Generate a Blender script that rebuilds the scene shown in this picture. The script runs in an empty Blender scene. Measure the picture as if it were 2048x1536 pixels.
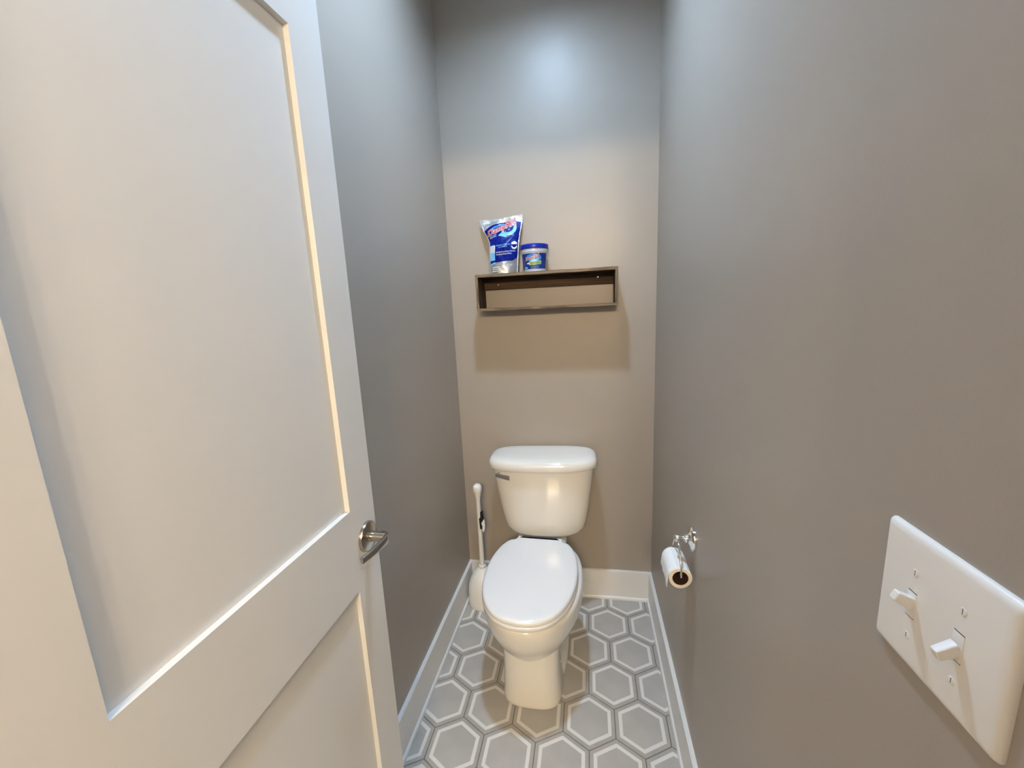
import bpy, bmesh, math, random
from mathutils import Vector, Matrix
random.seed(4)
SC = bpy.context.scene
COL = SC.collection
PI = math.pi

# ------------------------------------------------------------------ camera
cam_d = bpy.data.cameras.new('camera')
cam_d.sensor_width = 36.0
cam_d.lens = 36.0 * 815.81 / 2048.0
cam_d.clip_start = 0.01
cam = bpy.data.objects.new('camera', cam_d)
COL.objects.link(cam)
PITCH, YAW, ROLL = 0.1823, -0.1877, -0.0457
fwd = Vector((math.sin(YAW) * math.cos(PITCH), math.cos(YAW) * math.cos(PITCH), -math.sin(PITCH)))
right0 = Vector((math.cos(YAW), -math.sin(YAW), 0))
up0 = right0.cross(fwd)
rgt = right0 * math.cos(ROLL) + up0 * math.sin(ROLL)
upv = -right0 * math.sin(ROLL) + up0 * math.cos(ROLL)
m = Matrix((rgt, upv, -fwd)).transposed().to_4x4()
m.translation = Vector((0.5994, -1.7996, 1.3895))
cam.matrix_world = m
SC.camera = cam

# ------------------------------------------------------------------ world, exposure
world = bpy.data.worlds.new('world'); SC.world = world
world.use_nodes = True
world.node_tree.nodes['Background'].inputs[0].default_value = (0.02, 0.02, 0.02, 1)
SC.view_settings.view_transform = 'Standard'
SC.view_settings.look = 'None'
SC.view_settings.gamma = 1.0
SC.view_settings.use_curve_mapping = False
SC.view_settings.exposure = 2.1
COOL = (0.53, 0.745, 1.0); COOL_STRENGTH = 183.0      # recessed downlight above the toilet
WARM = (1.0, 0.81, 0.55); WARM_STRENGTH = 118.0       # vanity globes in the bathroom behind the camera

# ------------------------------------------------------------------ materials
def mat(name, color, rough=0.5, metal=0.0, spec=0.5, coat=0.0, bump=None, emit=None, var=None, rvar=None):
    """bump=(scale, strength, dist); var=(scale, other colour, sharpness)"""
    M = bpy.data.materials.new(name); M.use_nodes = True
    nt = M.node_tree; B = nt.nodes['Principled BSDF']
    B.inputs['Base Color'].default_value = (*color, 1)
    B.inputs['Roughness'].default_value = rough
    B.inputs['Metallic'].default_value = metal
    B.inputs['Specular IOR Level'].default_value = spec
    B.inputs['Coat Weight'].default_value = coat
    B.inputs['Coat Roughness'].default_value = 0.05
    tc = None
    if bump or var or rvar:
        tc = nt.nodes.new('ShaderNodeTexCoord')
    if bump:
        n = nt.nodes.new('ShaderNodeTexNoise'); n.inputs['Scale'].default_value = bump[0]
        n.inputs['Detail'].default_value = 3
        b = nt.nodes.new('ShaderNodeBump'); b.inputs['Strength'].default_value = bump[1]
        b.inputs['Distance'].default_value = bump[2]
        nt.links.new(tc.outputs['Object'], n.inputs['Vector'])
        nt.links.new(n.outputs['Fac'], b.inputs['Height'])
        nt.links.new(b.outputs['Normal'], B.inputs['Normal'])
    if var:
        n = nt.nodes.new('ShaderNodeTexNoise'); n.inputs['Scale'].default_value = var[0]
        n.inputs['Detail'].default_value = 5
        r = nt.nodes.new('ShaderNodeValToRGB')
        r.color_ramp.elements[0].position = 0.35; r.color_ramp.elements[1].position = 0.65
        r.color_ramp.elements[0].color = (*color, 1); r.color_ramp.elements[1].color = (*var[1], 1)
        nt.links.new(tc.outputs['Object'], n.inputs['Vector'])
        nt.links.new(n.outputs['Fac'], r.inputs['Fac'])
        nt.links.new(r.outputs['Color'], B.inputs['Base Color'])
    if emit:
        B.inputs['Emission Color'].default_value = (*emit[0], 1)
        B.inputs['Emission Strength'].default_value = emit[1]
    return M

def wood(name, dark, light, scale, rough=0.7):
    M = bpy.data.materials.new(name); M.use_nodes = True
    nt = M.node_tree; B = nt.nodes['Principled BSDF']
    tc = nt.nodes.new('ShaderNodeTexCoord'); mp = nt.nodes.new('ShaderNodeMapping')
    mp.inputs['Scale'].default_value = scale
    n = nt.nodes.new('ShaderNodeTexNoise'); n.inputs['Scale'].default_value = 1.0
    n.inputs['Detail'].default_value = 8; n.inputs['Roughness'].default_value = 0.65
    n.inputs['Distortion'].default_value = 0.6
    r = nt.nodes.new('ShaderNodeValToRGB')
    r.color_ramp.elements[0].position = 0.32; r.color_ramp.elements[1].position = 0.68
    r.color_ramp.elements[0].color = (*dark, 1); r.color_ramp.elements[1].color = (*light, 1)
    b = nt.nodes.new('ShaderNodeBump'); b.inputs['Strength'].default_value = 0.4; b.inputs['Distance'].default_value = 0.001
    nt.links.new(tc.outputs['Object'], mp.inputs['Vector']); nt.links.new(mp.outputs['Vector'], n.inputs['Vector'])
    nt.links.new(n.outputs['Fac'], r.inputs['Fac']); nt.links.new(r.outputs['Color'], B.inputs['Base Color'])
    nt.links.new(n.outputs['Fac'], b.inputs['Height']); nt.links.new(b.outputs['Normal'], B.inputs['Normal'])
    B.inputs['Roughness'].default_value = rough
    return M

M_WALL = mat('wall_paint', (0.380, 0.336, 0.288), 0.40, spec=0.5, bump=(260, 0.10, 0.001))
M_CEIL = mat('ceiling_paint', (0.75, 0.74, 0.72), 0.8)
M_TRIM = mat('trim_paint', (0.77, 0.77, 0.76), 0.32)
M_DOOR = mat('door_paint', (0.695, 0.70, 0.70), 0.36, bump=(180, 0.04, 0.001))
M_GROUT = mat('grout', (0.17, 0.15, 0.125), 0.9, bump=(400, 0.3, 0.001))
M_FIELD = mat('tile_field', (0.40, 0.385, 0.36), 0.42, var=(9, (0.45, 0.435, 0.41)))
M_LINE = mat('tile_white_line', (0.70, 0.69, 0.66), 0.42)
M_BAND = mat('tile_band', (0.375, 0.355, 0.325), 0.45, var=(25, (0.415, 0.395, 0.365)))
M_PORC = mat('porcelain', (0.80, 0.782, 0.735), 0.07, coat=0.5)
M_SEAT = mat('seat_plastic', (0.82, 0.82, 0.82), 0.16, coat=0.3)
M_CHROME = mat('chrome', (0.82, 0.82, 0.83), 0.08, 1.0)
M_NICKEL = mat('brushed_nickel', (0.46, 0.42, 0.37), 0.24, 1.0, bump=(600, 0.05, 0.0005))
M_WPLASTIC = mat('white_plastic', (0.83, 0.815, 0.77), 0.35)
M_PLATE = mat('switch_plastic', (0.84, 0.82, 0.79), 0.40, bump=(500, 0.05, 0.0005))
M_SLOT = mat('dark_gap', (0.03, 0.028, 0.025), 0.8)
M_PAPER = mat('tissue_paper', (0.86, 0.86, 0.86), 0.95, bump=(350, 0.3, 0.001))
M_PAPER_END = mat('tissue_paper_edge', (0.84, 0.80, 0.70), 0.95, bump=(500, 0.3, 0.001))
M_CARD = mat('cardboard', (0.07, 0.028, 0.016), 0.9)
M_BLACK = mat('black_print', (0.006, 0.006, 0.006), 0.5)
M_WHITE = mat('white_print', (0.85, 0.85, 0.85), 0.4)
M_FOIL = mat('silver_film', (0.55, 0.56, 0.57), 0.34, 0.7, bump=(32, 0.9, 0.006))
M_BLUE = mat('blue_film', (0.003, 0.007, 0.15), 0.3, spec=0.12, bump=(60, 0.35, 0.002), var=(14, (0.004, 0.018, 0.24)))
M_BLUELABEL = mat('blue_label', (0.004, 0.018, 0.19), 0.35, spec=0.3, var=(25, (0.006, 0.055, 0.30)))
M_BLUELID = mat('blue_plastic', (0.005, 0.022, 0.34), 0.3, spec=0.35)
M_RED = mat('red_print', (0.48, 0.012, 0.025), 0.35)
M_SKY = mat('light_blue_print', (0.16, 0.50, 0.85), 0.3, var=(30, (0.30, 0.68, 0.95)))
M_MIDBLUE = mat('mid_blue_print', (0.06, 0.22, 0.62), 0.3)
M_LIME = mat('lime_print', (0.36, 0.52, 0.05), 0.35)
M_TUB = mat('tub_plastic', (0.66, 0.70, 0.80), 0.3)
M_WOODX = wood('wood_along_x', (0.010, 0.004, 0.0015), (0.098, 0.046, 0.013), (2.5, 30, 60))
M_WOODZ = wood('wood_along_z', (0.010, 0.004, 0.0015), (0.098, 0.046, 0.013), (45, 30, 4))
M_EDGEX = wood('weathered_edge_x', (0.035, 0.019, 0.008), (0.34, 0.235, 0.14), (5, 40, 110))
M_EDGEZ = wood('weathered_edge_z', (0.035, 0.019, 0.008), (0.34, 0.235, 0.14), (110, 40, 8))
M_LAMP = mat('lamp_lens', (0.9, 0.9, 0.9), 0.5, emit=(COOL, COOL_STRENGTH))
M_GLOBE = mat('globe_glass', (0.9, 0.9, 0.9), 0.4, emit=(WARM, WARM_STRENGTH))
M_BAFFLE = mat('baffle_white', (0.55, 0.55, 0.55), 0.6)

# ------------------------------------------------------------------ helpers
def link(name, me, parent=None, loc=None, rot=None):
    o = bpy.data.objects.new(name, me); COL.objects.link(o)
    if parent: o.parent = parent
    if loc: o.location = loc
    if rot: o.rotation_euler = rot
    return o

def finish(bm, name, mats, smooth=True, angle=40):
    me = bpy.data.meshes.new(name)
    bmesh.ops.recalc_face_normals(bm, faces=bm.faces)
    bm.to_mesh(me); bm.free()
    for mm in (mats if isinstance(mats, (list, tuple)) else [mats]): me.materials.append(mm)
    if smooth:
        for p in me.polygons: p.use_smooth = True
        me.set_sharp_from_angle(angle=math.radians(angle))
    return me

def obj(name, bm, mats, parent=None, smooth=True, angle=40, loc=None, rot=None):
    return link(name, finish(bm, name, mats, smooth, angle), parent, loc, rot)

def empty(name, loc=(0, 0, 0), rot=(0, 0, 0)):
    o = bpy.data.objects.new(name, None); COL.objects.link(o)
    o.location = loc; o.rotation_euler = rot; o.empty_display_size = 0.05
    return o

def tag(o, label, cat, group=None):
    o['label'] = label; o['category'] = cat
    if group: o['group'] = group
    return o

def struct(o):
    o['kind'] = 'structure'; return o

def box(bm, lo, hi, bevel=0.0, seg=2):
    r = bmesh.ops.create_cube(bm, size=1.0)
    vs = r['verts']
    for v in vs:
        v.co = Vector([lo[i] + (hi[i] - lo[i]) * (v.co[i] + 0.5) for i in range(3)])
    if bevel:
        es = list({e for v in vs for e in v.link_edges})
        bmesh.ops.bevel(bm, geom=es, offset=bevel, segments=seg, profile=0.5, affect='EDGES')
    return bm

def boxm(lo, hi, bevel=0.0, seg=2):
    return box(bmesh.new(), lo, hi, bevel, seg)

def loft(bm, rings, cap0=True, cap1=True, closed=True):
    vr = [[bm.verts.new(p) for p in r] for r in rings]
    n = len(vr[0])
    for a, b in zip(vr, vr[1:]):
        for i in range(n if closed else n - 1):
            j = (i + 1) % n
            try: bm.faces.new((a[i], a[j], b[j], b[i]))
            except ValueError: pass
    if cap0: bm.faces.new(vr[0][::-1])
    if cap1: bm.faces.new(vr[-1])
    return bm

def lathe(bm, prof, seg=40, c=(0, 0, 0), axis='Z', cap0=True, cap1=True):
    rings = []
    for r, h in prof:
        ring = []
        for i in range(seg):
            a = 2 * PI * i / seg
            x, y = r * math.cos(a), r * math.sin(a)
            p = {'Z': (x, y, h), 'Y': (x, h, y), 'X': (h, x, y)}[axis]
            ring.append((p[0] + c[0], p[1] + c[1], p[2] + c[2]))
        rings.append(ring)
    return loft(bm, rings, cap0, cap1)

def catmull(pts, n=6, closed=False):
    P = [Vector(p) for p in pts]; out = []
    N = len(P); R = range(N if closed else N - 1)
    for i in R:
        if closed: p0, p1, p2, p3 = P[i - 1], P[i], P[(i + 1) % N], P[(i + 2) % N]
        else: p0, p1, p2, p3 = P[max(i - 1, 0)], P[i], P[i + 1], P[min(i + 2, N - 1)]
        for k in range(n):
            t = k / n
            out.append(0.5 * ((2 * p1) + (p2 - p0) * t + (2 * p0 - 5 * p1 + 4 * p2 - p3) * t * t + (3 * p1 - p0 - 3 * p2 + p3) * t ** 3))
    if not closed: out.append(P[-1])
    return out

def tube(bm, pts, rad, seg=12, closed=False, radii=None):
    P = [Vector(p) for p in pts]; rings = []; N = len(P)
    up = None
    for i in range(N):
        if closed: t = (P[(i + 1) % N] - P[i - 1]).normalized()
        else: t = (P[min(i + 1, N - 1)] - P[max(i - 1, 0)]).normalized()
        if up is None:
            up = Vector((0, 0, 1)) if abs(t.z) < 0.9 else Vector((1, 0, 0))
        s = t.cross(up).normalized(); up = s.cross(t).normalized()
        r = radii[i] if radii else rad
        rings.append([P[i] + s * (r * math.cos(2 * PI * k / seg)) + up * (r * math.sin(2 * PI * k / seg)) for k in range(seg)])
    if closed: rings.append(rings[0])
    if closed:
        vr = [[bm.verts.new(p) for p in r] for r in rings[:-1]]
        for a in range(N):
            b = (a + 1) % N
            for i in range(seg):
                j = (i + 1) % seg
                bm.faces.new((vr[a][i], vr[a][j], vr[b][j], vr[b][i]))
        return bm
    return loft(bm, rings)

def superring(hw, y0, y1, z, n=4.0, cnt=64, bow=0.0, cx=0.0):
    """rounded-rectangle ring, y0 back, y1 front (y1<y0); bow pushes the front out"""
    out = []; yc = (y0 + y1) / 2; hd = (y0 - y1) / 2
    for i in range(cnt):
        a = 2 * PI * i / cnt; c, s = math.cos(a), math.sin(a)
        x = hw * math.copysign(abs(c) ** (2 / n), c)
        y = hd * math.copysign(abs(s) ** (2 / n), s)
        if y < 0: y -= bow * (1 - (x / hw) ** 2) * min(1, -y / hd)
        out.append((cx + x, yc + y, z))
    return out

# ================================================================== STRUCTURE
W, H = 0.88, 2.74
YF0, YF1 = -1.67, -1.785          # entry wall, inner and outer face
OX0, OX1, OZ = 0.105, 0.785, 2.035  # doorway
BX0, BX1, BY = -0.60, 1.70, -3.40   # bathroom behind the camera

struct(obj('wall_left', boxm((-0.1, YF0, 0), (0, 0.1, H)), M_WALL, smooth=False))
struct(obj('wall_back', boxm((0, 0, 0), (W, 0.1, H)), M_WALL, smooth=False))
struct(obj('wall_right', boxm((W, YF0, 0), (W + 0.1, 0.1, H)), M_WALL, smooth=False))
bm = bmesh.new()
box(bm, (BX0, YF1, 0), (OX0 - 0.018, YF0, H)); box(bm, (OX1 + 0.018, YF1, 0), (BX1, YF0, H))
box(bm, (OX0 - 0.018, YF1, OZ + 0.018), (OX1 + 0.018, YF0, H))
struct(obj('wall_front', bm, M_WALL, smooth=False))
struct(obj('wall_bathroom_left', boxm((BX0 - 0.1, BY, 0), (BX0, YF0, H)), M_WALL, smooth=False))
struct(obj('wall_bathroom_right', boxm((BX1, BY, 0), (BX1 + 0.1, YF0, H)), M_WALL, smooth=False))
struct(obj('wall_bathroom_far', boxm((BX0 - 0.1, BY - 0.1, 0), (BX1 + 0.1, BY, H)), M_WALL, smooth=False))
# ceiling with a hole for the downlight
LX, LY = 0.43, -0.74; hh = 0.066
bm = bmesh.new()
x0, x1, y0, y1 = BX0 - 0.1, BX1 + 0.1, BY - 0.1, 0.1
box(bm, (x0, y0, H), (x1, LY - hh, H + 0.1)); box(bm, (x0, LY + hh, H), (x1, y1, H + 0.1))
box(bm, (x0, LY - hh, H), (LX - hh, LY + hh, H + 0.1)); box(bm, (LX + hh, LY - hh, H), (x1, LY + hh, H + 0.1))
struct(obj('ceiling', bm, M_CEIL, smooth=False))

# floor: grout bed with one object per hexagonal tile
TP_ = 0.1719; TX, TY = 0.0743, -0.0267; TH = 0.006
floor = struct(obj('floor', boxm((BX0, BY, -0.06), (BX1, 0.0, -0.0018)), M_GROUT, smooth=False))
def hexring(r_flat, z):
    R = r_flat / math.cos(PI / 6)
    return [Vector((R * math.sin(PI / 3 * k), R * math.cos(PI / 3 * k), z)) for k in range(6)]
def tile_bm():
    bm = bmesh.new(); h = TP_ / 2
    rings = [hexring(h - 0.0013, -0.005), hexring(h - 0.0013, -0.0008), hexring(h - 0.0021, 0.0), hexring(h * 0.848, 0.0), hexring(h * 0.718, 0.0)]
    vr = [[bm.verts.new(p) for p in r] for r in rings]
    for ri, mi in ((0, 1), (1, 1), (2, 1), (3, 2)):
        for i in range(6):
            j = (i + 1) % 6
            f = bm.faces.new((vr[ri][i], vr[ri][j], vr[ri + 1][j], vr[ri + 1][i])); f.material_index = mi
    f = bm.faces.new(vr[4]); f.material_index = 0
    return bm
TMATS = [M_FIELD, M_BAND, M_LINE]
tile_me = finish(tile_bm(), 'tile', TMATS, smooth=False)
rh = TP_ * math.sqrt(3) / 2
def clipped(cx, cy, regions):
    """tile cut to an axis-aligned rectangle where a wall crosses it"""
    for (ax0, ax1, ay0, ay1) in regions:
        if cx + TP_ / 2 <= ax0 or cx - TP_ / 2 >= ax1 or cy + TP_ * .58 <= ay0 or cy - TP_ * .58 >= ay1: continue
        if cx - TP_ / 2 >= ax0 and cx + TP_ / 2 <= ax1 and cy - TP_ * .577 >= ay0 and cy + TP_ * .577 <= ay1:
            yield tile_me; continue
        bm = tile_bm()
        for co, no in (((ax0 - cx, 0, 0), (-1, 0, 0)), ((ax1 - cx, 0, 0), (1, 0, 0)), ((0, ay0 - cy, 0), (0, -1, 0)), ((0, ay1 - cy, 0), (0, 1, 0))):
            g = bm.verts[:] + bm.edges[:] + bm.faces[:]
            bmesh.ops.bisect_plane(bm, geom=g, plane_co=co, plane_no=no, clear_outer=True)
        if len(bm.faces) == 0 or sum(f.calc_area() for f in bm.faces) < 2e-5:
            bm.free(); continue
        yield finish(bm, 'tile', TMATS, smooth=False)
REG = [(0.0, W, YF0, 0.0), (OX0, OX1, YF1, YF0), (BX0, BX1, BY, YF1)]
for j in range(-2, 26):
    for i in range(-6, 14):
        cx = TX + (i + (0.5 if j % 2 else 0)) * TP_; cy = TY - j * rh
        for me in clipped(cx, cy, REG):
            link('tile', me, floor, (cx, cy, 0))

# baseboards, each with its shoe moulding
HB, TB = 0.1477, 0.0125
def baseboard(name, lo, hi, axis, side):
    """axis: run axis; side: sign of the room-ward normal"""
    bm = bmesh.new(); box(bm, lo, hi)
    # ease the top room-ward edge
    es = []
    for e in bm.edges:
        a, b = e.verts; na = 1 - axis
        edge_n = hi[na] if side > 0 else lo[na]
        if abs(a.co.z - hi[2]) < 1e-6 and abs(b.co.z - hi[2]) < 1e-6 and abs(a.co[na] - edge_n) < 1e-6 and abs(b.co[na] - edge_n) < 1e-6: es.append(e)
    bmesh.ops.bevel(bm, geom=es, offset=0.0025, segments=2, affect='EDGES')
    o = struct(obj(name, bm, M_TRIM))
    prof = [(0, 0), (0.0075, 0), (0.0075, 0.006), (0.0062, 0.0105), (0.0035, 0.0135), (0, 0.015)]
    na = 1 - axis; base_n = hi[na] if side > 0 else lo[na]
    rings = []
    for t in (lo[axis], hi[axis]):
        ring = []
        for d, z in prof:
            p = [0, 0, z]; p[axis] = t; p[na] = base_n + side * d; ring.append(tuple(p))
        rings.append(ring)
    bm = bmesh.new(); loft(bm, rings)
    obj('shoe_moulding', bm, M_TRIM, o, angle=50)
    return o
G = 0.0002
baseboard('baseboard_back', (TB, -TB, G), (W - TB, 0, HB), 0, -1)
baseboard('baseboard_left', (0, YF0, G), (TB, 0, HB), 1, 1)
baseboard('baseboard_right', (W - TB, YF0, G), (W, 0, HB), 1, -1)

# door lining (jambs and head)
struct(obj('trim_1', boxm((OX0 - 0.018, YF1, 0), (OX0, YF0, OZ)), M_TRIM, smooth=False))
struct(obj('trim_2', boxm((OX1, YF1, 0), (OX1 + 0.018, YF0, OZ)), M_TRIM, smooth=False))
struct(obj('trim_3', boxm((OX0 - 0.018, YF1, OZ), (OX1 + 0.018, YF0, OZ + 0.018)), M_TRIM, smooth=False))

# ------------------------------------------------------------------ the open door
DX0, DX1 = 0.075, 0.110          # thickness
DY0, DY1 = -1.660, -1.000        # hinge edge, latch edge
PY0, PY1 = -1.532, -1.091        # panel opening
door = struct(empty('door_1', (0, 0, 0)))
def dpart(name, y0, y1, z0, z1, x0=DX0, x1=DX1):
    return obj(name, boxm((x0, y0, z0), (x1, y1, z1)), M_DOOR, door, smooth=False)
dpart('stile', DY0, PY0, 0.008, 2.02)
dpart('stile', PY1, DY1, 0.008, 2.02)
dpart('rail', PY0, PY1, 1.878, 2.02)
dpart('rail', PY0, PY1, 0.806, 0.990)
dpart('rail', PY0, PY1, 0.008, 0.215)
for z0, z1 in ((0.990, 1.878), (0.215, 0.806)):
    dpart('panel', PY0, PY1, z0, z1, DX0 + 0.010, DX1 - 0.011)
# lever handle
hd = bpy.data.objects.new('handle', None); COL.objects.link(hd); hd.parent = door
HY, HZ = -1.041, 0.906
bm = bmesh.new()
lathe(bm, [(0.0335, 0.0), (0.0335, 0.004), (0.0325, 0.0065), (0.030, 0.008), (0.012, 0.0085), (0.012, 0.0082)], 48, (DX1, HY, HZ), 'X')
o = obj('rose', bm, M_NICKEL, hd, angle=30)
bm = bmesh.new()
lathe(bm, [(0.0115, 0.006), (0.0115, 0.010), (0.0098, 0.0115), (0.0098, 0.0125), (0.011, 0.014), (0.011, 0.046), (0.009, 0.048)], 32, (DX1, HY, HZ), 'X')
obj('spindle', bm, M_NICKEL, hd, angle=30)
# flat lever, turning back along the door towards the hinges
path = catmull([(DX1 + 0.034, HY + 0.004, HZ), (DX1 + 0.044, HY + 0.003, HZ), (DX1 + 0.0495, HY - 0.006, HZ),
                (DX1 + 0.0500, HY - 0.020, HZ), (DX1 + 0.0475, HY - 0.045, HZ - 0.0005), (DX1 + 0.0435, HY - 0.066, HZ - 0.001), (DX1 + 0.038, HY - 0.086, HZ - 0.002)], 6)
rings = []
N = len(path)
for i, p in enumerate(path):
    t = (path[min(i + 1, N - 1)] - path[max(i - 1, 0)]).normalized()
    nrm = t.cross(Vector((0, 0, 1))).normalized()
    f = i / (N - 1)
    hw_ = 0.0105 - 0.0035 * f; ht = 0.0065 - 0.0028 * f
    ring = []
    for k in range(20):
        a = 2 * PI * k / 20; c, s = math.cos(a), math.sin(a)
        ring.append(p + nrm * (ht * math.copysign(abs(c) ** 0.45, c)) + Vector((0, 0, 1)) * (hw_ * math.copysign(abs(s) ** 0.45, s)))
    rings.append(ring)
bm = bmesh.new(); loft(bm, rings)
obj('lever', bm, M_NICKEL, hd, angle=35)
obj('latch_plate', boxm((DX0 + 0.005, DY1 - 0.001, HZ - 0.028), (DX1 - 0.005, DY1 + 0.0008, HZ + 0.028), 0.0003), M_NICKEL, door)

# ================================================================== LIGHT FIXTURES
dl = tag(empty('downlight', (LX, LY, H)), 'round recessed downlight in the ceiling above the toilet', 'light')
bm = bmesh.new()
lathe(bm, [(0.065, 0.045), (0.064, 0.0), (0.066, -0.003), (0.092, -0.004), (0.0955, -0.0015), (0.0955, 0.0), (0.068, 0.0), (0.068, 0.045)], 64, cap0=False, cap1=False)
obj('trim_ring', bm, M_BAFFLE, dl)
bm = bmesh.new(); lathe(bm, [(0.0645, 0.037), (0.0645, 0.044)], 48)
obj('lens', bm, M_LAMP, dl)

vl = tag(empty('vanity_light', (0.62, BY, 2.055)), 'brushed nickel bar light with three white globes on the bathroom wall', 'light')
obj('back_plate', boxm((-0.30, 0, -0.045), (0.30, 0.02, 0.045), 0.004), M_NICKEL, vl)
for gx in (-0.2, 0.0, 0.2):
    bm = bmesh.new(); lathe(bm, [(0.018, 0.0), (0.018, 0.05), (0.03, 0.055), (0.03, 0.07)], 24, (gx, 0.018, 0), 'Y')
    obj('socket', bm, M_NICKEL, vl)
    bm = bmesh.new(); bmesh.ops.create_uvsphere(bm, u_segments=24, v_segments=16, radius=0.05, matrix=Matrix.Translation((gx, 0.13, 0)))
    obj('globe', bm, M_GLOBE, vl)

# ================================================================== TOILET
toilet = tag(empty('toilet', (0.394, 0, 0), (0, 0, math.radians(-0.8))), 'white two-piece toilet with closed lid against the back wall', 'toilet')
# tank
def tring(z, hw, yb, yf, bow, n=3.8): return superring(hw, yb, yf, z, n, 80, bow, cx=0.015)
TANK = [(0.405, 0.112, -0.050, -0.165, 0.008), (0.4075, 0.126, -0.045, -0.172, 0.010), (0.413, 0.144, -0.040, -0.178, 0.012), (0.425, 0.161, -0.034, -0.184, 0.014),
        (0.445, 0.174, -0.030, -0.188, 0.015), (0.475, 0.182, -0.027, -0.191, 0.015), (0.54, 0.194, -0.024, -0.195, 0.015), (0.62, 0.205, -0.022, -0.199, 0.015), (0.69, 0.214, -0.020, -0.203, 0.015), (0.724, 0.218, -0.020, -0.205, 0.015)]
bm = bmesh.new(); loft(bm, [tring(*t) for t in TANK])
TROT = (0, math.radians(-0.8), math.radians(1.6))
tank = obj('tank', bm, M_PORC, toilet, angle=60, rot=TROT)
LID = [(0.722, 0.219, -0.018, -0.208, 0.018), (0.7225, 0.229, -0.012, -0.216, 0.018), (0.728, 0.2325, -0.010, -0.219, 0.018), (0.742, 0.2325, -0.010, -0.219, 0.018),
       (0.754, 0.230, -0.011, -0.216, 0.018), (0.7625, 0.223, -0.014, -0.209, 0.016), (0.7675, 0.211, -0.020, -0.198, 0.014), (0.770, 0.190, -0.030, -0.182, 0.012), (0.7712, 0.14, -0.055, -0.15, 0.006), (0.7715, 0.07, -0.08, -0.12, 0.003)]
bm = bmesh.new(); loft(bm, [tring(*t, n=3.8) for t in LID])
obj('tank_lid', bm, M_PORC, toilet, angle=60, rot=TROT)
# flush lever, front left of the tank
fl = bpy.data.objects.new('flush_lever', None); COL.objects.link(fl); fl.parent = toilet
bm = bmesh.new(); lathe(bm, [(0.012, 0.0), (0.012, -0.010), (0.010, -0.014), (0.008, -0.018)], 24, (-0.168, -0.185, 0.694), 'Y')
obj('escutcheon', bm, M_CHROME, fl)
lp = catmull([(-0.184, -0.203, 0.695), (-0.170, -0.209, 0.695), (-0.154, -0.216, 0.6945), (-0.138, -0.221, 0.6935), (-0.120, -0.225, 0.692)], 5)
rings = []
for i, p in enumerate(lp):
    f = i / (len(lp) - 1); hz = 0.0085 + 0.0020 * f; hy = 0.0045
    rings.append([(p.x, p.y + hy * math.copysign(abs(math.cos(a)) ** .6, math.cos(a)), p.z + hz * math.copysign(abs(math.sin(a)) ** .5, math.sin(a))) for a in [2 * PI * k / 16 for k in range(16)]])
bm = bmesh.new(); loft(bm, rings); obj('lever', bm, M_CHROME, fl, angle=35)

def egg(hw, yr, yf, yc, z, cnt=72, nr=2.6, nf=2.0):
    out = []
    for i in range(cnt):
        a = 2 * PI * i / cnt; c, s = math.cos(a), math.sin(a)
        n = nr if s > 0 else nf
        x = hw * math.copysign(abs(c) ** (2 / n), c)
        y = (yr - yc) * abs(s) ** (2 / n) if s > 0 else -(yc - yf) * abs(s) ** (2 / n)
        out.append((x, yc + y, z))
    return out
# bowl
BOWL = [(0.07, -0.20, -0.55, 0.190), (0.098, -0.19, -0.596, 0.199), (0.117, -0.18, -0.620, 0.208), (0.132, -0.18, -0.638, 0.221), (0.147, -0.18, -0.655, 0.240), (0.160, -0.18, -0.671, 0.263), (0.171, -0.18, -0.687, 0.290),
        (0.180, -0.18, -0.702, 0.320), (0.185, -0.18, -0.710, 0.348), (0.186, -0.18, -0.714, 0.368), (0.185, -0.18, -0.714, 0.382), (0.182, -0.182, -0.711, 0.392), (0.175, -0.186, -0.704, 0.397), (0.150, -0.20, -0.68, 0.398)]
bm = bmesh.new(); loft(bm, [egg(hw, yr, yf, -0.43, z) for hw, yr, yf, z in BOWL])
obj('bowl', bm, M_PORC, toilet, angle=60)
# tank deck behind the bowl
bm = bmesh.new()
loft(bm, [superring(0.095, -0.05, -0.30, 0.25, 4, 48), superring(0.105, -0.035, -0.30, 0.33, 4, 48), superring(0.107, -0.03, -0.30, 0.382, 5, 48), superring(0.105, -0.032, -0.30, 0.392, 5, 48), superring(0.100, -0.04, -0.295, 0.396, 5, 48)])
obj('tank_deck', bm, M_PORC, toilet, angle=60)
# pedestal: broad rounded front column and the lower trapway body behind
bm = bmesh.new()
PED = [(0.000, 0.1060, -0.600), (0.004, 0.1075, -0.603), (0.012, 0.1070, -0.602), (0.05, 0.1045, -0.600), (0.12, 0.102, -0.598), (0.18, 0.102, -0.598), (0.23, 0.102, -0.598), (0.27, 0.10, -0.59)]
loft(bm, [superring(hw, -0.40, yf, z + 0.0004, 4.2, 64, 0.012) for z, hw, yf in PED])
TRAP = [(0.000, 0.118, -0.07, -0.50), (0.006, 0.120, -0.068, -0.50), (0.03, 0.118, -0.07, -0.49), (0.055, 0.098, -0.09, -0.48), (0.12, 0.086, -0.10, -0.48), (0.22, 0.088, -0.10, -0.48), (0.30, 0.10, -0.08, -0.48)]
loft(bm, [superring(hw, yb, yf, z + 0.0004, 4.5, 64) for z, hw, yb, yf in TRAP])
obj('pedestal', bm, M_PORC, toilet, angle=60)
for s in (-1, 1):
    bm = bmesh.new(); lathe(bm, [(0.014, 0.0), (0.014, 0.006), (0.011, 0.013), (0.005, 0.017)], 20, (s * 0.104, -0.30, 0.030))
    obj('bolt_cap', bm, M_PORC, toilet)

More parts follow.
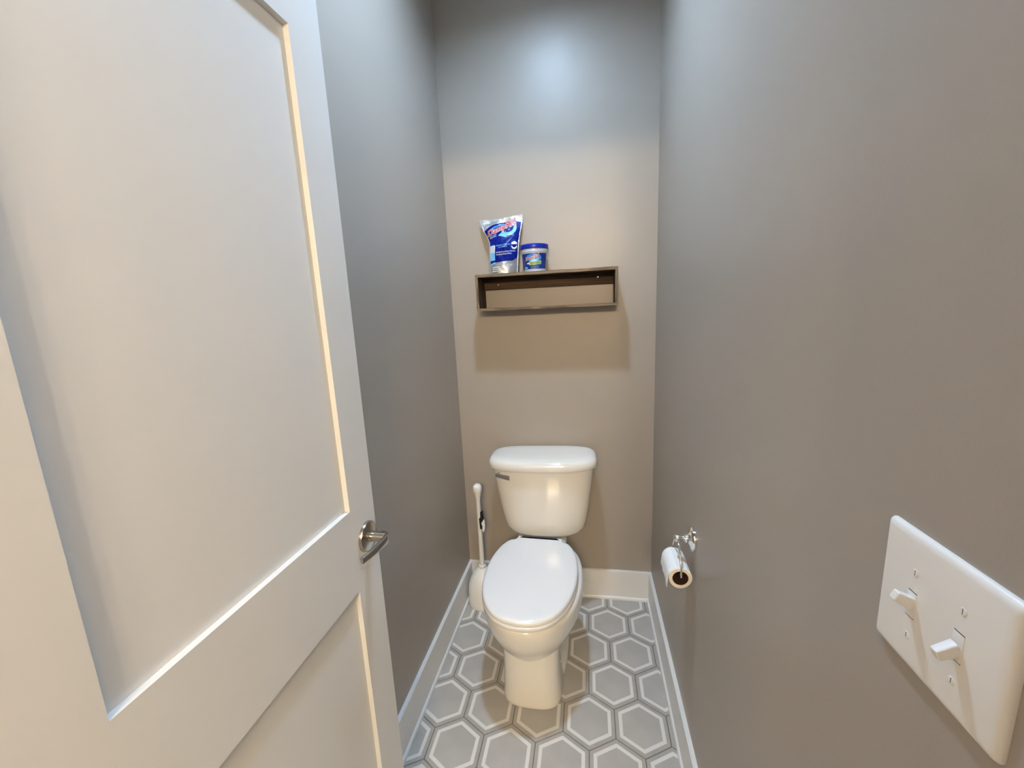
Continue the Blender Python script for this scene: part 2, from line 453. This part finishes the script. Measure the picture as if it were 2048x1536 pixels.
def outline(pts, n=5):
    half = catmull([(x, y, 0) for x, y in pts], n)
    L = [(p.x, p.y) for p in half]
    return L + [(-x, y) for x, y in L[-2:0:-1]]
def slab(out, prof, bow=0.0):
    """prof: list of (inset, z); slab whose edge follows prof; bow lifts the middle"""
    cx = sum(p[0] for p in out) / len(out); cy = sum(p[1] for p in out) / len(out)
    N = len(out); nrm = []
    for i in range(N):
        a, b = Vector(out[i - 1]), Vector(out[(i + 1) % N]); t = (b - a).normalized(); n = Vector((t.y, -t.x))
        if n.dot(Vector(out[i]) - Vector((cx, cy))) < 0: n = -n
        nrm.append(n)
    rings = []
    for ins, z in prof:
        rings.append([(out[i][0] - nrm[i].x * ins, out[i][1] - nrm[i].y * ins, z) for i in range(N)])
    bm = bmesh.new(); loft(bm, rings)
    return bm
def hinge_turn(o):
    a = math.radians(-0.9); o.rotation_euler.z = a; o.location = (-0.235 * math.sin(a), -0.235 * (1 - math.cos(a)), 0)
def narrow(L): return [(x * 0.967, y) for x, y in L]
SEAT = [(0, -0.250), (0.07, -0.251), (0.115, -0.258), (0.143, -0.285), (0.163, -0.335), (0.175, -0.40), (0.178, -0.45), (0.175, -0.51), (0.162, -0.575), (0.137, -0.635), (0.099, -0.682), (0.052, -0.708), (0, -0.716)]
bm = slab(outline(narrow(SEAT)), [(0.006, 0.399), (0.001, 0.401), (0.0, 0.405), (0.0, 0.411), (0.002, 0.415), (0.006, 0.4165)])
o = obj('seat', bm, M_SEAT, toilet, angle=60); hinge_turn(o)
LIDO = [(0, -0.226), (0.05, -0.226), (0.092, -0.227), (0.099, -0.238), (0.106, -0.252), (0.130, -0.264), (0.154, -0.305), (0.168, -0.355), (0.1755, -0.41), (0.177, -0.455), (0.173, -0.515), (0.159, -0.58), (0.134, -0.638), (0.097, -0.682), (0.051, -0.706), (0, -0.714)]
bm = slab(outline(narrow(LIDO)), [(0.005, 0.418), (0.0, 0.4205), (0.0, 0.425), (0.0015, 0.430), (0.005, 0.4335), (0.011, 0.4352), (0.022, 0.4362)], 0.0015)
o = obj('seat_lid', bm, M_SEAT, toilet, angle=60); hinge_turn(o)
for s in (-1, 1):
    obj('hinge', boxm((s * 0.075 - 0.02, -0.245, 0.400), (s * 0.075 + 0.02, -0.205, 0.4175), 0.004), M_SEAT, toilet)

# ================================================================== PLUNGER BESIDE THE TOILET
pl = tag(empty('plunger', (0.093, -0.105, 0)), 'white plunger with long knobbed handle standing in a domed caddy beside the toilet', 'plunger')
bm = bmesh.new()
lathe(bm, [(0.066, 0.0), (0.071, 0.001), (0.0725, 0.006), (0.0725, 0.018), (0.073, 0.05), (0.071, 0.085), (0.065, 0.115), (0.055, 0.14), (0.042, 0.16), (0.028, 0.175), (0.019, 0.181), (0.016, 0.182)], 48)
obj('caddy', bm, M_WPLASTIC, pl, angle=50)
bm = bmesh.new()
lathe(bm, [(0.0165, 0.180), (0.0165, 0.195), (0.0125, 0.198)], 32); obj('collar', bm, M_WPLASTIC, pl)
bm = bmesh.new()
lathe(bm, [(0.0118, 0.19), (0.0110, 0.40), (0.0102, 0.525), (0.0118, 0.540), (0.0165, 0.559), (0.0203, 0.575), (0.0212, 0.587), (0.0190, 0.598), (0.013, 0.605), (0.005, 0.607)], 32)
obj('handle', bm, M_WPLASTIC, pl, angle=50)
# folded tag on the handle (black with a white lower corner)
def plate(pts, y0, y1):
    bm = bmesh.new()
    f = bm.faces.new([bm.verts.new((x, y0, z)) for x, z in pts])
    r = bmesh.ops.extrude_face_region(bm, geom=[f])
    for v in r['geom']:
        if isinstance(v, bmesh.types.BMVert): v.co.y = y1
    return bm
def tg(p): return ((p[0] - 214) * 0.000385 + 0.0, 0.437 - (p[1] - 500) * 0.00046)
bt = [tg(p) for p in [(270, 395), (283, 490), (262, 518), (245, 540), (250, 556), (258, 575), (253, 603), (228, 605), (224, 560), (220, 490), (238, 478), (240, 420)]]
wt = [tg(p) for p in [(283, 492), (288, 520), (290, 560), (286, 600), (276, 622), (258, 642), (254, 604), (259, 575), (251, 556), (246, 540), (263, 518)]]
obj('tag', plate(bt, -0.0135, -0.0119), M_BLACK, pl, smooth=False)['label'] = 'black paper tag'
obj('tag', plate(wt, -0.0135, -0.0119), M_WHITE, pl, smooth=False)['label'] = 'white corner of the paper tag'

# ================================================================== TOILET PAPER HOLDER AND ROLL
RX, RY, RZ = W, -0.704, 0.744
hold = tag(empty('toilet_paper_holder', (RX, RY, RZ)), 'chrome wall-mounted toilet paper holder with a swinging wire bail', 'paper holder')
bm = bmesh.new()
lathe(bm, [(0.034, 0.0), (0.0345, -0.003), (0.0335, -0.006), (0.029, -0.008), (0.027, -0.0095), (0.022, -0.010), (0.016, -0.012), (0.012, -0.015), (0.011, -0.016)], 48, axis='X')
obj('wall_rose', bm, M_CHROME, hold, angle=35)
bm = bmesh.new()
lathe(bm, [(0.0115, -0.012), (0.0125, -0.017), (0.0115, -0.021), (0.0085, -0.023), (0.0075, -0.029), (0.0082, -0.033), (0.0095, -0.036), (0.0105, -0.041), (0.0095, -0.047), (0.006, -0.051), (0.002, -0.052)], 32, axis='X')
obj('post', bm, M_CHROME, hold, angle=35)
CX = -0.042; RC = -0.089   # bail plane offset from wall, roll axis height offset
loop = catmull([(CX, -0.006, -0.004), (CX, -0.022, -0.012), (CX, -0.040, -0.030), (CX, -0.0560, -0.058), (CX, -0.0580, -0.080), (CX, -0.046, RC + 0.0150), (CX, -0.03, RC + 0.0158),
                (CX, 0.03, RC + 0.0158), (CX, 0.046, RC + 0.0150), (CX, 0.0580, -0.080), (CX, 0.0560, -0.058), (CX, 0.040, -0.030), (CX, 0.022, -0.012), (CX, 0.006, -0.004)], 6)
bm = bmesh.new(); tube(bm, loop, 0.0026, 12); obj('bail', bm, M_CHROME, hold, angle=60)

roll = tag(empty('toilet_paper_roll', (RX + CX, RY, RZ + RC)), 'nearly used up toilet paper roll with a ragged torn sheet hanging off', 'toilet paper')
RO, RI, HL = 0.0300, 0.0207, 0.0505
bm = bmesh.new()
segs = 56
def rr(r, y, wob=0.0):
    return [(r * (1 + wob * math.sin(3 * a + 1)) * math.cos(a), y, r * (1 + wob * math.sin(3 * a + 1)) * math.sin(a)) for a in [2 * PI * k / segs for k in range(segs)]]
rings = [rr(RI, -HL), rr(RO - 0.001, -HL, .02), rr(RO, -HL + 0.001, .02), rr(RO, HL - 0.001, .02), rr(RO - 0.001, HL, .02), rr(RI, HL), rr(RI, -HL)]
loft(bm, rings, False, False)
for f in bm.faces:
    if all(abs(abs(v.co.y) - HL) < 1e-4 for v in f.verts): f.material_index = 1
obj('paper', bm, [M_PAPER, M_PAPER_END], roll, angle=35)
bm = bmesh.new(); loft(bm, [rr(RI - 0.0002, -HL + 0.0008), rr(RI - 0.0002, HL - 0.0008), rr(RI - 0.0012, HL - 0.0008), rr(RI - 0.0012, -HL + 0.0008), rr(RI - 0.0002, -HL + 0.0008)], False, False)
obj('core', bm, M_CARD, roll)
# loose sheet: from the top of the roll over its room side, then hanging, torn edge
NS = 28; top = []; prof = []
for k in range(7):
    a = PI * (0.55 + 0.45 * k / 6); prof.append((1.02 * (RO + 0.0008) * math.cos(a), 1.02 * (RO + 0.0008) * math.sin(a)))
bm = bmesh.new(); cols = []
for i in range(NS + 1):
    y = -HL + 0.001 + (2 * HL - 0.002) * i / NS
    drop = 0.021 + 0.006 * math.sin(i * 1.9) + 0.010 * max(0, math.sin(i * 0.62 + 2.0)) + (0.010 if i in (3, 4) else 0) - (0.010 if i in (7, 8, 9) else 0)
    col = [bm.verts.new((x, y, z)) for x, z in prof]
    x0 = prof[-1][0]
    for k in range(1, 5): col.append(bm.verts.new((x0 - 0.0006 * k - 0.0008 * math.sin(i * .5) * k / 4, y, prof[-1][1] - drop * k / 4)))
    cols.append(col)
for a, b in zip(cols, cols[1:]):
    for k in range(len(a) - 1): bm.faces.new((a[k], a[k + 1], b[k + 1], b[k]))
o = obj('loose_sheet', bm, M_PAPER, roll, angle=60)
sm = o.modifiers.new('thickness', 'SOLIDIFY'); sm.thickness = 0.0005; sm.offset = 0

# ================================================================== LIGHT SWITCH
sw = tag(empty('light_switch', (W, -1.4533, 1.1236)), 'white double toggle light switch plate on the taupe wall', 'light switch')
PW, PH = 0.0625, 0.0618
prof = [(0.0, 0.0), (0.0, 0.002), (0.0012, 0.0042), (0.0035, 0.0058), (0.0065, 0.0064)]
bm = bmesh.new(); rings = []
for ins, d in prof:
    ring = []
    r = 0.004
    for cyv, cz, a0 in ((1, 1, 0), (-1, 1, PI / 2), (-1, -1, PI), (1, -1, 1.5 * PI)):
        for k in range(5):
            a = a0 + PI / 2 * k / 4
            ring.append((-d, cyv * (PW - r - ins) + r * math.cos(a), cz * (PH - r - ins) + r * math.sin(a)))
    rings.append(ring)
loft(bm, rings); obj('plate', bm, M_PLATE, sw, angle=50)
FD = 0.0064
SZC = -0.0022   # the gang sits a touch low in the plate
for ty, up in ((0.0229, 1), (-0.0229, -1)):
    # slot frame around the toggle
    obj('slot', boxm((-FD - 0.0002, ty - 0.0046, SZC - 0.0123), (-FD + 0.001, ty + 0.0046, SZC + 0.0123)), M_SLOT, sw, smooth=False)
    obj('bezel', boxm((-FD - 0.0005, ty - 0.0047, SZC - 0.0116), (-FD + 0.001, ty + 0.0047, SZC + 0.0116), 0.0003), M_PLATE, sw)
    bm = bmesh.new(); rings = []
    for f in (0.0, 0.35, 0.8, 0.95, 1.0):
        hy = 0.0042 - 0.0006 * f - (0.0007 if f == 1 else 0); hz = 0.0052 - 0.0012 * f - (0.0007 if f == 1 else 0)
        cx_ = -FD - 0.0005 - 0.0135 * f; cz_ = SZC + up * (0.001 + 0.0072 * f)
        rings.append([(cx_ + up * 0.45 * s * hz, ty + c * hy, cz_ + s * hz) for c, s in
                      [(math.copysign(abs(math.cos(a)) ** .35, math.cos(a)), math.copysign(abs(math.sin(a)) ** .35, math.sin(a))) for a in [PI / 4 + 2 * PI * k / 16 for k in range(16)]]])
    loft(bm, rings); obj('toggle', bm, M_PLATE, sw, angle=35)
    for sz in (SZC - 0.0302, SZC + 0.0302):
        bm = bmesh.new(); lathe(bm, [(0.0033, -FD + 0.0005), (0.0033, -FD - 0.0001), (0.0027, -FD - 0.0005), (0.001, -FD - 0.0006)], 20, (0, ty, sz), 'X')
        sc = obj('screw', bm, M_PLATE, sw, angle=30)
        obj('screw_slot', boxm((-FD - 0.00065, ty - 0.00025, sz - 0.0022), (-FD - 0.0004, ty + 0.00025, sz + 0.0022)), M_SLOT, sc, smooth=False)

# ================================================================== WOODEN SHELF
SX0, SX1, SZ0, SZ1, SD, ST = 0.147, 0.7185, 1.385, 1.5325, 0.125, 0.0115
shelf = tag(empty('box_shelf', ((SX0 + SX1) / 2, 0, SZ0)), 'rustic brown wooden box shelf with open back on the wall above the toilet', 'shelf')
hwS = (SX1 - SX0) / 2; hS = SZ1 - SZ0
def board(name, lo, hi, m1, m2):
    bm = boxm(lo, hi)
    bmesh.ops.subdivide_edges(bm, edges=[e for e in bm.edges if e.calc_length() > 0.1], cuts=10)
    for v in bm.verts:   # rough-sawn waviness
        v.co.z += 0.0006 * math.sin(v.co.x * 37 + v.co.y * 9); v.co.y += 0.0008 * math.sin(v.co.x * 23 + v.co.z * 31) if v.co.y < -0.05 else 0
    bm.normal_update()
    for f in bm.faces:
        if f.normal.y < -0.8: f.material_index = 1
    return obj(name, bm, [m1, m2], shelf, smooth=False)
board('top_board', (-hwS, -SD, hS - ST), (hwS, -0.0005, hS), M_WOODX, M_EDGEX)
board('bottom_board', (-hwS, -SD, 0), (hwS, -0.0005, ST * 0.9), M_WOODX, M_EDGEX)
board('side_board', (-hwS, -SD, ST * 0.9), (-hwS + ST, -0.0005, hS - ST), M_WOODZ, M_EDGEZ)
board('side_board', (hwS - ST, -SD, ST * 0.9), (hwS, -0.0005, hS - ST), M_WOODZ, M_EDGEZ)
obj('back_cleat', boxm((-hwS + ST, -0.018, 1.475 - SZ0), (hwS - ST, -0.0005, 1.519 - SZ0), 0.001), M_WOODX, shelf)
for sx, sz in ((0.2191, 1.4935), (0.6444, 1.5028)):
    bm = bmesh.new(); lathe(bm, [(0.0042, -0.0175), (0.0042, -0.0188), (0.003, -0.0198), (0.001, -0.0201)], 20, (sx - (SX0 + SX1) / 2, 0, sz - SZ0), 'Y')
    obj('screw', bm, M_CHROME, shelf)
STOP = SZ1 + 0.0008

# ------------------------------------------------------------------ flat print helpers
def text_mesh(body, size, shear=0.0, offset=0.0, bold=0.0, space=1.0):
    cu = bpy.data.curves.new('lettering', 'FONT'); cu.body = body; cu.size = size; cu.shear = shear
    cu.offset = offset; cu.space_character = space; cu.align_x = 'CENTER'; cu.align_y = 'CENTER'; cu.resolution_u = 3
    t = bpy.data.objects.new('lettering', cu); COL.objects.link(t)
    dg = bpy.context.evaluated_depsgraph_get()
    me = bpy.data.meshes.new_from_object(t.evaluated_get(dg))
    bpy.data.objects.remove(t); bpy.data.curves.remove(cu)
    me.materials.clear()
    return me
def print_text(body, size, pos, ang, fmap, lift, material, parent, shear=0.0, offset=0.0, space=1.0, grow=0.0, xs=1.0, name='lettering'):
    me = text_mesh(body, size, shear, offset, space=space)
    bm = bmesh.new(); bm.from_mesh(me); bpy.data.meshes.remove(me)
    bmesh.ops.triangulate(bm, faces=bm.faces)
    for _ in range(2):
        es = [e for e in bm.edges if e.calc_length() > 0.006]
        if es: bmesh.ops.subdivide_edges(bm, edges=es, cuts=1); bmesh.ops.triangulate(bm, faces=bm.faces)
    ca, sa = math.cos(ang), math.sin(ang)
    for v in bm.verts:
        x, y = v.co.x * xs, v.co.y
        y *= 1 + grow * x
        v.co = fmap(pos[0] + x * ca - y * sa, pos[1] + x * sa + y * ca, lift)
    return obj(name, bm, material, parent, smooth=False)
def print_patch(pts, fmap, lift, material, parent, name='print'):
    bm = bmesh.new(); bm.faces.new([bm.verts.new((x, y, 0)) for x, y in pts])
    bmesh.ops.triangulate(bm, faces=bm.faces)
    for _ in range(4):
        es = [e for e in bm.edges if e.calc_length() > 0.006]
        if es: bmesh.ops.subdivide_edges(bm, edges=es, cuts=1); bmesh.ops.triangulate(bm, faces=bm.faces)
    for v in bm.verts: v.co = fmap(v.co.x, v.co.y, lift)
    return obj(name, bm, material, parent, smooth=True, angle=60)
def rrect(x0, y0, x1, y1, r, sk=0.0, n=5):
    out = []
    for cx, cy, a0 in ((x1 - r, y1 - r, 0), (x0 + r, y1 - r, PI / 2), (x0 + r, y0 + r, PI), (x1 - r, y0 + r, 1.5 * PI)):
        for k in range(n):
            a = a0 + PI / 2 * k / (n - 1); x, y = cx + r * math.cos(a), cy + r * math.sin(a)
            out.append((x, y + sk * (x - x0)))
    return out

# ================================================================== REFILL POUCH
bag = tag(empty('refill_pouch', (0.2585, -0.066, STOP)), 'blue and silver stand-up refill pouch with red lettering, wide crumpled top', 'pouch')
BH = 0.234
def interp(tab, v):
    for (a, x), (b, y) in zip(tab, tab[1:]):
        if v <= b:
            t = (v - a) / (b - a); t = t * t * (3 - 2 * t) * 0.5 + t * 0.5
            return x + (y - x) * t
    return tab[-1][1]
EL = [(0, -0.0595), (0.15, -0.0605), (0.4, -0.0605), (0.56, -0.0615), (0.66, -0.0700), (0.8, -0.088), (0.92, -0.1000), (1.0, -0.1050)]
ER = [(0, 0.0570), (0.15, 0.0600), (0.4, 0.0630), (0.56, 0.0665), (0.66, 0.0700), (0.8, 0.0765), (0.92, 0.0800), (1.0, 0.0805)]
TH_ = [(0, 0.030), (0.12, 0.033), (0.35, 0.030), (0.55, 0.024), (0.72, 0.015), (0.88, 0.006), (0.95, 0.0016), (1.0, 0.0012)]
LEAN = [(0, 0.0), (0.4, 0.012), (0.7, 0.028), (1.0, 0.046)]
def bag_pt(u, v, side):
    xl, xr = interp(EL, v), interp(ER, v)
    x = xl + (xr - xl) * (u + 1) / 2
    seal = 0.0010
    uu = min(1, abs(u) / 0.94)
    t = interp(TH_, v) * (1 - uu ** 2.2) + seal
    wr = 0.0022 * math.sin(9 * u + 14 * v) * math.sin(7 * v + 2) + 0.0018 * math.sin(23 * v - 6 * u + 1)
    if side > 0: wr = 0
    ztop = BH + 0.003 * u - 0.004 * math.sin((u + 1) * 2.2) * (1 if v > 0.8 else 0) * (v - 0.8) / 0.2
    y = interp(LEAN, v) + side * t + wr * (1 - uu ** 2) * (0.4 if v < .15 else 1)
    # pinch in at very bottom gusset
    return Vector((x, y, ztop * v))
def bag_map(x, z, lift):
    v = min(1, max(0, z / BH)); xl, xr = interp(EL, v), interp(ER, v)
    u = max(-1, min(1, 2 * (x - xl) / (xr - xl) - 1))
    p = bag_pt(u, v, -1); du = bag_pt(min(1, u + 0.02), v, -1) - bag_pt(max(-1, u - 0.02), v, -1); dv = bag_pt(u, min(1, v + 0.02), -1) - bag_pt(u, max(0, v - 0.02), -1)
    n = du.cross(dv).normalized()
    if n.y > 0: n = -n
    return p + n * lift
NU, NV = 48, 64
bm = bmesh.new()
fr = [[bm.verts.new(bag_pt(-1 + 2 * i / NU, j / NV, -1)) for i in range(NU + 1)] for j in range(NV + 1)]
bk = [[bm.verts.new(bag_pt(-1 + 2 * i / NU, j / NV, 1)) for i in range(NU + 1)] for j in range(NV + 1)]
for g in (fr, bk):
    for j in range(NV):
        for i in range(NU): bm.faces.new((g[j][i], g[j][i + 1], g[j + 1][i + 1], g[j + 1][i]))
for j in range(NV):
    for i in (0, NU): bm.faces.new((fr[j][i], fr[j + 1][i], bk[j + 1][i], bk[j][i]))
for i in range(NU):
    for j in (0, NV): bm.faces.new((fr[j][i], fr[j][i + 1], bk[j][i + 1], bk[j][i]))
obj('film', bm, M_FOIL, bag, angle=60)
# printed blue area
bm = bmesh.new(); g = []
for j in range(41):
    row = []
    for i in range(31):
        a = i / 30; b = j / 40
        vlo = 0.195 + 0.03 * a + (0.05 * max(0, (a - 0.85) / 0.15)); vhi = 0.845 + 0.055 * math.sin(a * PI * 0.9) - 0.06 * max(0, 0.25 - a) / 0.25 + 0.035 * a * a - 0.02 * max(0, a - .85) / .15
        v = vlo + (vhi - vlo) * b; xl, xr = interp(EL, v), interp(ER, v)
        x = xl + 0.0042 + (xr - xl - 0.0084) * a
        row.append(bm.verts.new(bag_map(x, v * BH, 0.0010)))
    g.append(row)
for j in range(40):
    for i in range(30): bm.faces.new((g[j][i], g[j][i + 1], g[j + 1][i + 1], g[j + 1][i]))
pr = obj('printed_panel', bm, M_BLUE, bag, angle=60)
A = math.radians(19)
# light swoosh behind and curved arrow below the logo
sw_pts = [(-0.058, 0.186), (-0.040, 0.200), (-0.012, 0.207), (0.012, 0.207), (0.010, 0.201), (-0.010, 0.199), (-0.034, 0.192), (-0.054, 0.180)]
print_patch(sw_pts, bag_map, 0.0015, M_MIDBLUE, pr, 'swoosh')
def arc(cx, cy, rx, ry, a0, a1, n): return [(cx + rx * math.cos(a0 + (a1 - a0) * k / n), cy + ry * math.sin(a0 + (a1 - a0) * k / n)) for k in range(n + 1)]
arrow = [(-0.020, 0.157), (0.014, 0.147), (0.011, 0.1545)] + arc(0.018, 0.184, 0.038, 0.030, -1.65, 0.3, 12) + [(0.054, 0.196)] + arc(0.018, 0.188, 0.026, 0.020, 0.0, -1.75, 10) + [(0.006, 0.169), (0.002, 0.175)]
print_patch(arrow, bag_map, 0.0016, M_SKY, pr, 'arrow')
for off, lift, mm in ((0.0015, 0.0022, M_WHITE), (0.0, 0.0028, M_RED)):
    print_text('DampRid', 0.034, (-0.009, 0.1885), A, bag_map, lift, mm, pr, shear=0.28, offset=off + 0.0006, grow=3.2, xs=0.97, space=1.0)
print_text('MOISTURE\nABSORBER', 0.0066, (-0.043, 0.1565), A * 0.7, bag_map, 0.0018, M_WHITE, pr, shear=0.2)
print_text('GENERAL ROOMS\n& CLOSETS', 0.0080, (0.001, 0.1120), math.radians(1), bag_map, 0.0018, M_SKY, pr, xs=0.9)
print_text('Attracts & Traps Excess Moisture', 0.0080, (0.012, 0.0885), math.radians(2), bag_map, 0.0018, M_WHITE, pr, xs=0.70)
print_text('Eliminates Musty Odors', 0.0080, (0.006, 0.0790), math.radians(2), bag_map, 0.0018, M_WHITE, pr, xs=0.80)
# seal emblem
ex, ez = 0.046, 0.1135
print_patch(arc(ex, ez, 0.0145, 0.0205, 0, 2 * PI * 35 / 36, 35), bag_map, 0.0015, M_MIDBLUE, pr, 'emblem')
print_patch(arc(ex, ez, 0.0138, 0.0197, 0, 2 * PI * 35 / 36, 35), bag_map, 0.0018, M_BLUE, pr, 'emblem')
print_patch([(ex - 0.0110, ez + 0.003), (ex - 0.0100, ez + 0.010), (ex, ez + 0.016), (ex + 0.0100, ez + 0.010), (ex + 0.0110, ez + 0.003)], bag_map, 0.0021, M_WHITE, pr, 'emblem')
print_patch([(ex - 0.0105, ez - 0.0035)] + arc(ex, ez - 0.004, 0.0105, 0.0125, PI, 2 * PI, 12) + [(ex + 0.0105, ez - 0.0035)] + arc(ex, ez - 0.002, 0.008, 0.0085, 2 * PI, PI, 10), bag_map, 0.0021, M_WHITE, pr, 'emblem')
# product picture at the left edge
print_patch(rrect(-0.0560, 0.076, -0.0315, 0.119, 0.005), bag_map, 0.0016, M_TUB, pr, 'picture')
print_patch(rrect(-0.0555, 0.056, -0.0315, 0.088, 0.002), bag_map, 0.0019, M_SKY, pr, 'picture')
print_patch([(-0.053, 0.037), (-0.029, 0.043), (-0.031, 0.049), (-0.052, 0.044)], bag_map, 0.0018, M_SKY, pr, 'picture')
for k in range(3):
    print_patch([(-0.046, 0.0285 - k * 0.0075), (-0.012, 0.0285 - k * 0.0075), (-0.013, 0.0255 - k * 0.0075), (-0.046, 0.0250 - k * 0.0075)], bag_map, 0.0015, M_WHITE, bag, 'print')

# ================================================================== TUB
tub = tag(empty('absorber_tub', (0.3885, -0.0655, STOP)), 'small white plastic tub with blue lid and blue label beside the pouch', 'tub')
TBH = 0.0865
def tub_r(z): return 0.0455 + (0.0525 - 0.0455) * z / TBH
bm = bmesh.new()
lathe(bm, [(0.042, 0.002), (0.0425, 0.0), (0.0448, 0.0008), (0.0455, 0.003), (tub_r(0.07), 0.07), (tub_r(0.076), 0.076), (0.0540, 0.0775), (0.0545, 0.080), (0.0545, 0.0885), (0.05, 0.089)], 64)
obj('body', bm, M_TUB, tub, angle=40)
bm = bmesh.new()
lathe(bm, [(0.0535, 0.0882), (0.0572, 0.0884), (0.0578, 0.090), (0.0578, 0.1035), (0.0572, 0.106), (0.055, 0.1075), (0.051, 0.107), (0.050, 0.1055), (0.01, 0.105)], 64)
obj('lid', bm, M_BLUELID, tub, angle=40)
T0 = math.radians(-92)
def tub_map(s, z, lift):
    r = tub_r(z) + lift; a = T0 + s / 0.049
    return Vector((r * math.cos(a), r * math.sin(a), z))
bm = bmesh.new(); g = [[bm.verts.new(tub_map(-0.066 + 0.132 * i / 48, 0.0105 + 0.0605 * j / 8, 0.0004)) for i in range(49)] for j in range(9)]
for j in range(8):
    for i in range(48): bm.faces.new((g[j][i], g[j][i + 1], g[j + 1][i + 1], g[j + 1][i]))
lb = obj('label_wrap', bm, M_BLUELABEL, tub, angle=60)
A2 = math.radians(14)
print_patch(arc(0.004, 0.053, 0.032, 0.016, 0, 2 * PI * 23 / 24, 23), tub_map, 0.0006, M_MIDBLUE, lb, 'swoosh')
print_patch([(-0.012, 0.0415), (0.004, 0.036), (0.003, 0.040)] + arc(0.005, 0.053, 0.022, 0.013, -1.3, 0.2, 8) + [(0.020, 0.052), (0.012, 0.047), (0.0, 0.046), (-0.001, 0.0485)], tub_map, 0.0008, M_SKY, lb, 'arrow')
for off, lift, mm in ((0.0010, 0.0011, M_WHITE), (0.0, 0.0015, M_RED)):
    print_text('DampRid', 0.0165, (-0.004, 0.0545), A2, tub_map, lift, mm, lb, shear=0.28, offset=off + 0.0003, xs=0.92)
print_patch(rrect(-0.026, 0.0295, -0.010, 0.034, 0.002, 0.05), tub_map, 0.0008, M_WHITE, lb, 'print')
print_patch(rrect(-0.0165, 0.0245, 0.0345, 0.0385, 0.0035, 0.06), tub_map, 0.0010, M_WHITE, lb, 'print')
print_patch(rrect(-0.0155, 0.0253, 0.0335, 0.0377, 0.003, 0.06), tub_map, 0.0012, M_LIME, lb, 'print')
print_text('FRAGRANCE FREE\nMOISTURE ABSORBER', 0.0052, (0.009, 0.0330), math.radians(3.5), tub_map, 0.0015, M_BLUELABEL, lb, xs=0.85)
print_text('Attracts & Traps Moisture', 0.0040, (0.008, 0.0195), math.radians(2), tub_map, 0.0010, M_TUB, lb, xs=0.9)
print_text('Eliminates Musty Odors', 0.0040, (0.008, 0.0145), math.radians(2), tub_map, 0.0010, M_TUB, lb, xs=0.9)
print_patch(rrect(-0.042, 0.0125, -0.024, 0.0185, 0.0028), tub_map, 0.0008, M_SKY, lb, 'print')
